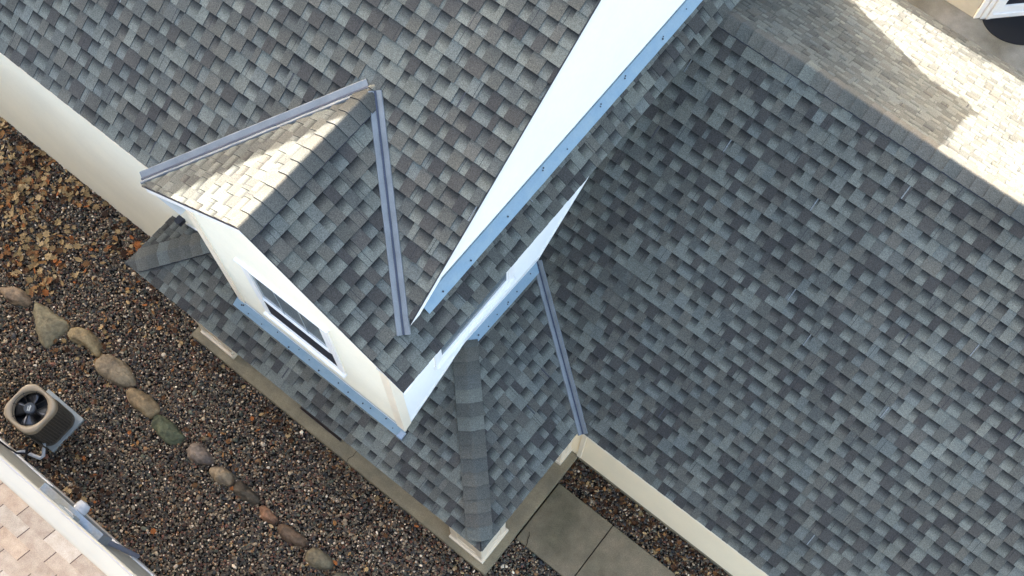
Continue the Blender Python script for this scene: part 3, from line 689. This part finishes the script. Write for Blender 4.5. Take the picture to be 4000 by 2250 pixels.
# ------------------------------------------------------------------ edging stones
STONES = [
 ([(-3.38,-1.53),(-3.3,-1.43),(-3.15,-1.35),(-2.97,-1.39),(-2.96,-1.49),(-3.14,-1.58),(-3.28,-1.59)], L(168,148,128), 'tan pinkish boulder farthest left in the row, beside the leaves', .17, .5),
 ([(-2.9,-1.42),(-2.88,-1.35),(-2.6,-1.32),(-2.28,-1.33),(-2.29,-1.54),(-2.33,-1.73),(-2.47,-1.72),(-2.65,-1.61)], L(150,142,120), 'large triangular grey-tan flat stone, the widest in the row', .12, .7),
 ([(-2.24,-1.41),(-2.22,-1.28),(-2.07,-1.21),(-1.83,-1.22),(-1.72,-1.3),(-1.69,-1.4),(-1.94,-1.41),(-2.15,-1.46)], L(168,152,122), 'yellowish tan block stone beside the large triangular stone', .15, .6),
 ([(-1.64,-1.49),(-1.67,-1.35),(-1.54,-1.26),(-1.3,-1.23),(-1.1,-1.3),(-1.04,-1.38),(-1.2,-1.51),(-1.5,-1.55)], L(158,144,124), 'big oblong grey-tan stone just past the yellowish block stone', .14, .3),
 ([(-1.06,-1.49),(-1.02,-1.4),(-.82,-1.35),(-.61,-1.36),(-.52,-1.43),(-.54,-1.56),(-.77,-1.58),(-.93,-1.58)], L(156,138,112), 'smooth tan oval stone with a crack, touching the green stone', .13, .25),
 ([(-.52,-1.57),(-.49,-1.46),(-.31,-1.42),(-.08,-1.44),(-.01,-1.47),(-.03,-1.6),(-.21,-1.67),(-.41,-1.64)], L(106,112,92), 'mossy green angular stone in the middle of the row', .11, .6),
 ([(.11,-1.56),(.11,-1.46),(.2,-1.4),(.39,-1.41),(.49,-1.49),(.38,-1.59),(.22,-1.64)], L(140,128,120), 'grey stone with purple blotches next after the green stone', .13, .4),
 ([(.51,-1.57),(.56,-1.48),(.72,-1.42),(.85,-1.46),(.87,-1.55),(.74,-1.63),(.59,-1.62)], L(166,150,128), 'pale beige smooth egg-shaped stone between two grey ones', .13, .15),
 ([(.9,-1.56),(.91,-1.44),(1.03,-1.42),(1.24,-1.43),(1.31,-1.49),(1.23,-1.57),(1.02,-1.59)], L(96,88,78), 'rough dark grey-brown stone, the darkest in the row', .12, .7),
 ([(1.34,-1.53),(1.41,-1.46),(1.58,-1.47),(1.65,-1.5),(1.62,-1.58),(1.48,-1.61)], L(158,122,100), 'small reddish-orange stone, the smallest in the row', .12, .4),
 ([(1.7,-1.57),(1.74,-1.49),(1.94,-1.45),(2.11,-1.46),(2.12,-1.54),(1.96,-1.62),(1.78,-1.63)], L(128,108,92), 'reddish brown blocky stone beside the small orange stone', .12, .6),
 ([(2.2,-1.61),(2.21,-1.49),(2.36,-1.43),(2.52,-1.45),(2.57,-1.54),(2.44,-1.64),(2.29,-1.67)], L(132,124,106), 'round grey-tan stone with a dark pit, near the row end', .14, .2),
 ([(2.63,-1.58),(2.71,-1.48),(2.81,-1.46),(2.90,-1.5),(2.86,-1.6),(2.75,-1.64)], L(112,110,98), 'greenish grey stone cut by the picture edge, last in the row', .12, .4)]
def smooth_closed(P, n=40):
    out = []; m = len(P)
    for k in range(n):
        t = k/n*m; i = int(t); u = t-i; p = [Vector((*P[(i+j-1) % m], 0)) for j in range(4)]
        out.append(.5*((2*p[1])+(-p[0]+p[2])*u+(2*p[0]-5*p[1]+4*p[2]-p[3])*u*u+(-p[0]+3*p[1]-3*p[2]+p[3])*u**3))
    return out
for i, (P_, c, lab, h, rg) in enumerate(STONES):
    out = smooth_closed(P_); cx = sum(p.x for p in out)/len(out); cy = sum(p.y for p in out)/len(out); C0 = Vector((cx, cy, 0)); mb = MB(); rings = []; NR = 12
    for k in range(NR+1):
        t = k/NR; a = t*math.pi*.5
        sx = math.cos(a)**(.55+.25*rg); z = 1.15*h*math.sin(a)**.8
        ring_ = []
        for q in out:
            p = C0+(q-C0)*(1.03*sx); p.z = z-.03*(1-t)
            v = noise.noise(Vector((p.x*5+i*7, p.y*5, p.z*5)))*.05*rg+noise.noise(Vector((p.x*14, p.y*14+i, p.z*14)))*.022*(.5+rg)+abs(noise.noise(Vector((p.x*9, p.y*9, i*3.))))*-.03+noise.noise(Vector((p.x*26, p.y*26, p.z*26+i)))*.008
            dirv = (p-C0-Vector((0, 0, .02))); dirv = dirv.normalized() if dirv.length > 1e-4 else Vector((0, 0, 1))
            if k < NR: p = p+dirv*v*min(1, 3*t+.25)
            else: p = Vector((C0.x, C0.y, z))+Vector((0, 0, v*.3))
            ring_.append(p)
        rings.append(ring_)
    loft(mb, rings)
    if ('st%d' % i) not in M:
        M['st%d' % i] = mat('edging_stone_%s' % lab.split()[0], (c[0]*.90, c[1]*.85, c[2]*.75), rough=.85, spec=.25, noises=[(5, 6, (.68, .66, .68), (1.35, 1.32, 1.25)), (22, 5, .72, 1.2), (120, 2, .85, 1.15)], bump=(38, .7, .012))
    o = mb.build('edging_stone', M['st%d' % i], smooth=True); tag(o, lab, 'stone', 'edging stones in the curved row on the gravel')

# ------------------------------------------------------------------ gravel
rs = np.random.RandomState(5)
phi = (1+5**.5)/2
IV = np.array([(-1,phi,0),(1,phi,0),(-1,-phi,0),(1,-phi,0),(0,-1,phi),(0,1,phi),(0,-1,-phi),(0,1,-phi),(phi,0,-1),(phi,0,1),(-phi,0,-1),(-phi,0,1)], float)
IV /= np.linalg.norm(IV[0])
IF = np.array([(0,11,5),(0,5,1),(0,1,7),(0,7,10),(0,10,11),(1,5,9),(5,11,4),(11,10,2),(10,7,6),(7,1,8),(3,9,4),(3,4,2),(3,2,6),(3,6,8),(3,8,9),(4,9,5),(2,4,11),(6,2,10),(8,6,7),(9,8,1)])
def scatter(x0, x1, y0, y1, dens, zlo, zhi, smin, smax):
    n = int((x1-x0)*(y1-y0)*dens); p = np.column_stack([rs.uniform(x0, x1, n), rs.uniform(y0, y1, n), rs.uniform(zlo, zhi, n)])
    x, y = p[:, 0], p[:, 1]
    keep = (y > -4.16+.794*(x+.6)-.7) & ~((x > -.9) & (x < 4.12) & (y > -.41)) & ~((x > 4.12) & (y > .19) & (y < 1.09)) & ~((x < -.7) & (y > .30))
    keep &= ~((x > -1.84) & (x < -1.22) & (y < -2.12) & (y > -2.65))
    p = p[keep]; s_ = smin+(smax-smin)*rs.rand(len(p))**2.2
    return p, s_
PA = scatter(-6.2, 7.4, -2.96, 1.52, 2300, .0, .012, .0095, .0195)
PB = scatter(-6.2, 7.4, -2.96, 1.52, 950, .014, .026, .0095, .0215)
PC = scatter(-6.2, 7.4, -2.96, 1.52, 14, .015, .025, .026, .038)
pos = np.vstack([PA[0], PB[0], PC[0]]); sz = np.concatenate([PA[1], PB[1], PC[1]]); N = len(pos)
dims = np.column_stack([sz*rs.uniform(.85, 1.45, N), sz*rs.uniform(.7, 1.0, N), sz*rs.uniform(.45, .75, N)])
ang = rs.uniform(0, 2*np.pi, N); ca, sa = np.cos(ang), np.sin(ang)
V = IV[None]*dims[:, None, :]*(1+rs.uniform(-.16, .16, (N, 12, 1)))
tl = rs.uniform(-.35, .35, N); ct, st_ = np.cos(tl), np.sin(tl)
y_ = V[..., 1]*ct[:, None]-V[..., 2]*st_[:, None]; z_ = V[..., 1]*st_[:, None]+V[..., 2]*ct[:, None]
V2 = np.stack([V[..., 0]*ca[:, None]-y_*sa[:, None], V[..., 0]*sa[:, None]+y_*ca[:, None], z_], -1)+pos[:, None, :]
F = (IF[None]+12*np.arange(N)[:, None, None]).reshape(-1, 3)
pal = np.array([L(52,52,54), L(64,64,62), L(44,46,50), L(78,72,64), L(92,84,72), L(70,56,48), L(92,64,54), L(122,112,96), L(150,138,118), L(176,166,150), L(84,88,78), L(60,66,60), L(118,92,66), L(200,192,178)])
wts = np.array([10, 10, 7, 12, 11, 10, 8, 9, 6, 2.5, 5, 4, 6, 1.0]); wts = wts/wts.sum()
colr = pal[rs.choice(len(pal), N, p=wts)]*rs.uniform(.8, 2.2, (N, 1))*np.array([1.13, 1.0, .86])
me = bpy.data.meshes.new('gravel'); me.vertices.add(N*12); me.vertices.foreach_set('co', V2.astype(np.float32).ravel())
me.loops.add(len(F)*3); me.loops.foreach_set('vertex_index', F.astype(np.int32).ravel()); me.polygons.add(len(F))
me.polygons.foreach_set('loop_start', np.arange(0, len(F)*3, 3, dtype=np.int32)); me.polygons.foreach_set('loop_total', np.full(len(F), 3, dtype=np.int32))
me.update(calc_edges=True); me.polygons.foreach_set('use_smooth', np.ones(len(F), dtype=bool))
at = me.color_attributes.new('Col', 'FLOAT_COLOR', 'POINT'); cc = np.ones((N*12, 4), dtype=np.float32); cc[:, :3] = np.repeat(colr, 12, 0); at.data.foreach_set('color', cc.ravel())
me.materials.append(M['pebble']); o = bpy.data.objects.new('gravel', me); COL.objects.link(o); tag(o, 'mixed dark river gravel between the two houses', 'gravel', kind='stuff')

# ------------------------------------------------------------------ leaf litter
rl = random.Random(12); mb = MB()
MAPLE = [(0, -.55), (.10, -.30), (.48, -.34), (.34, -.10), (.62, .12), (.34, .20), (.34, .46), (.14, .34), (0, .68), (-.14, .34), (-.36, .44), (-.34, .18), (-.60, .10), (-.34, -.10), (-.46, -.34), (-.10, -.30)]
OVAL = [(0, -.5), (.2, -.3), (.3, 0), (.2, .3), (0, .55), (-.2, .3), (-.3, 0), (-.2, -.3)]
LC = [L(172,150,116), L(156,136,102), L(190,168,132), L(170,130,88), L(142,104,72), L(120,92,66), L(168,150,118), L(150,134,104), L(200,180,146), L(180,116,70), L(186,166,128)]
DK = [L(70,48,34), L(88,62,44), L(60,42,30), L(104,76,52)]
def leaf(x, y, z, sz_, dark=False):
    sh = MAPLE if rl.random() < .5 else OVAL; a = rl.uniform(0, 6.28); c = tuple(p*q for p, q in zip((1.12, .95, .72), scl(jit(rl.choice(DK if dark else LC), .18, rl), .80)))
    cu, cv, tx, ty = rl.uniform(-.5, .9), rl.uniform(-.3, .9), rl.uniform(-.35, .35), rl.uniform(-.35, .35); sx = rl.uniform(.45, 1.0)
    f = lambda u, v: (x+sz_*(u*sx*math.cos(a)-v*math.sin(a)), y+sz_*(u*sx*math.sin(a)+v*math.cos(a)), z+sz_*(cu*u*u+cv*v*v*.6+tx*u+ty*v))
    n = len(sh); c2 = scl(c, rl.uniform(.8, 1.1))
    for i in range(n):
        p, q = sh[i], sh[(i+1) % n]; mb.face([f(0, 0), f(*p), f(*q)], [c2, c, c])
def put_leaf(x0, x1, y0, y1, n, s0, s1, dens=None, dark=0.):
    k = 0; tries = 0
    while k < n and tries < n*20:
        tries += 1; x, y = rl.uniform(x0, x1), rl.uniform(y0, y1)
        if dens and rl.random() > dens(x, y): continue
        leaf(x, y, rl.uniform(.034, .06), rl.uniform(s0, s1), rl.random() < dark); k += 1
pat = lambda x, y: max(0, min(1, .35+1.3*noise.noise(Vector((x*1.1+3, y*1.6, 0)))+.35*(-x-3.2)+.25*(y+.6)))
put_leaf(-6.2, -2.3, -1.35, .27, 1000, .06, .125, pat, .30)
put_leaf(-6.2, -1.6, -1.7, .27, 260, .05, .09, lambda x, y: max(0, min(1, .3+noise.noise(Vector((x*2, y*2, 4))))), .3)
put_leaf(-1.9, 3.2, -2.9, -.45, 110, .045, .085, None, .4)
put_leaf(-3.6, -1.9, -2.9, -1.6, 30, .045, .08, None, .3)
put_leaf(-1.6, -.2, -2.92, -2.45, 60, .05, .09, lambda x, y: .6, .75)
put_leaf(4.13, 7.0, 1.10, 1.49, 330, .03, .07, None, .85)
put_leaf(-.9, 4.2, -.62, -.43, 170, .025, .055, lambda x, y: max(0, .5+1.5*noise.noise(Vector((x*2, 0, 9)))), .9)
put_leaf(-2.2, -.95, -.6, .27, 60, .045, .09, None, .4)
o = mb.build('leaf_litter', M['leaf'], merge=False); tag(o, 'dry brown and tan fallen leaves scattered over the gravel', 'leaves', kind='stuff')
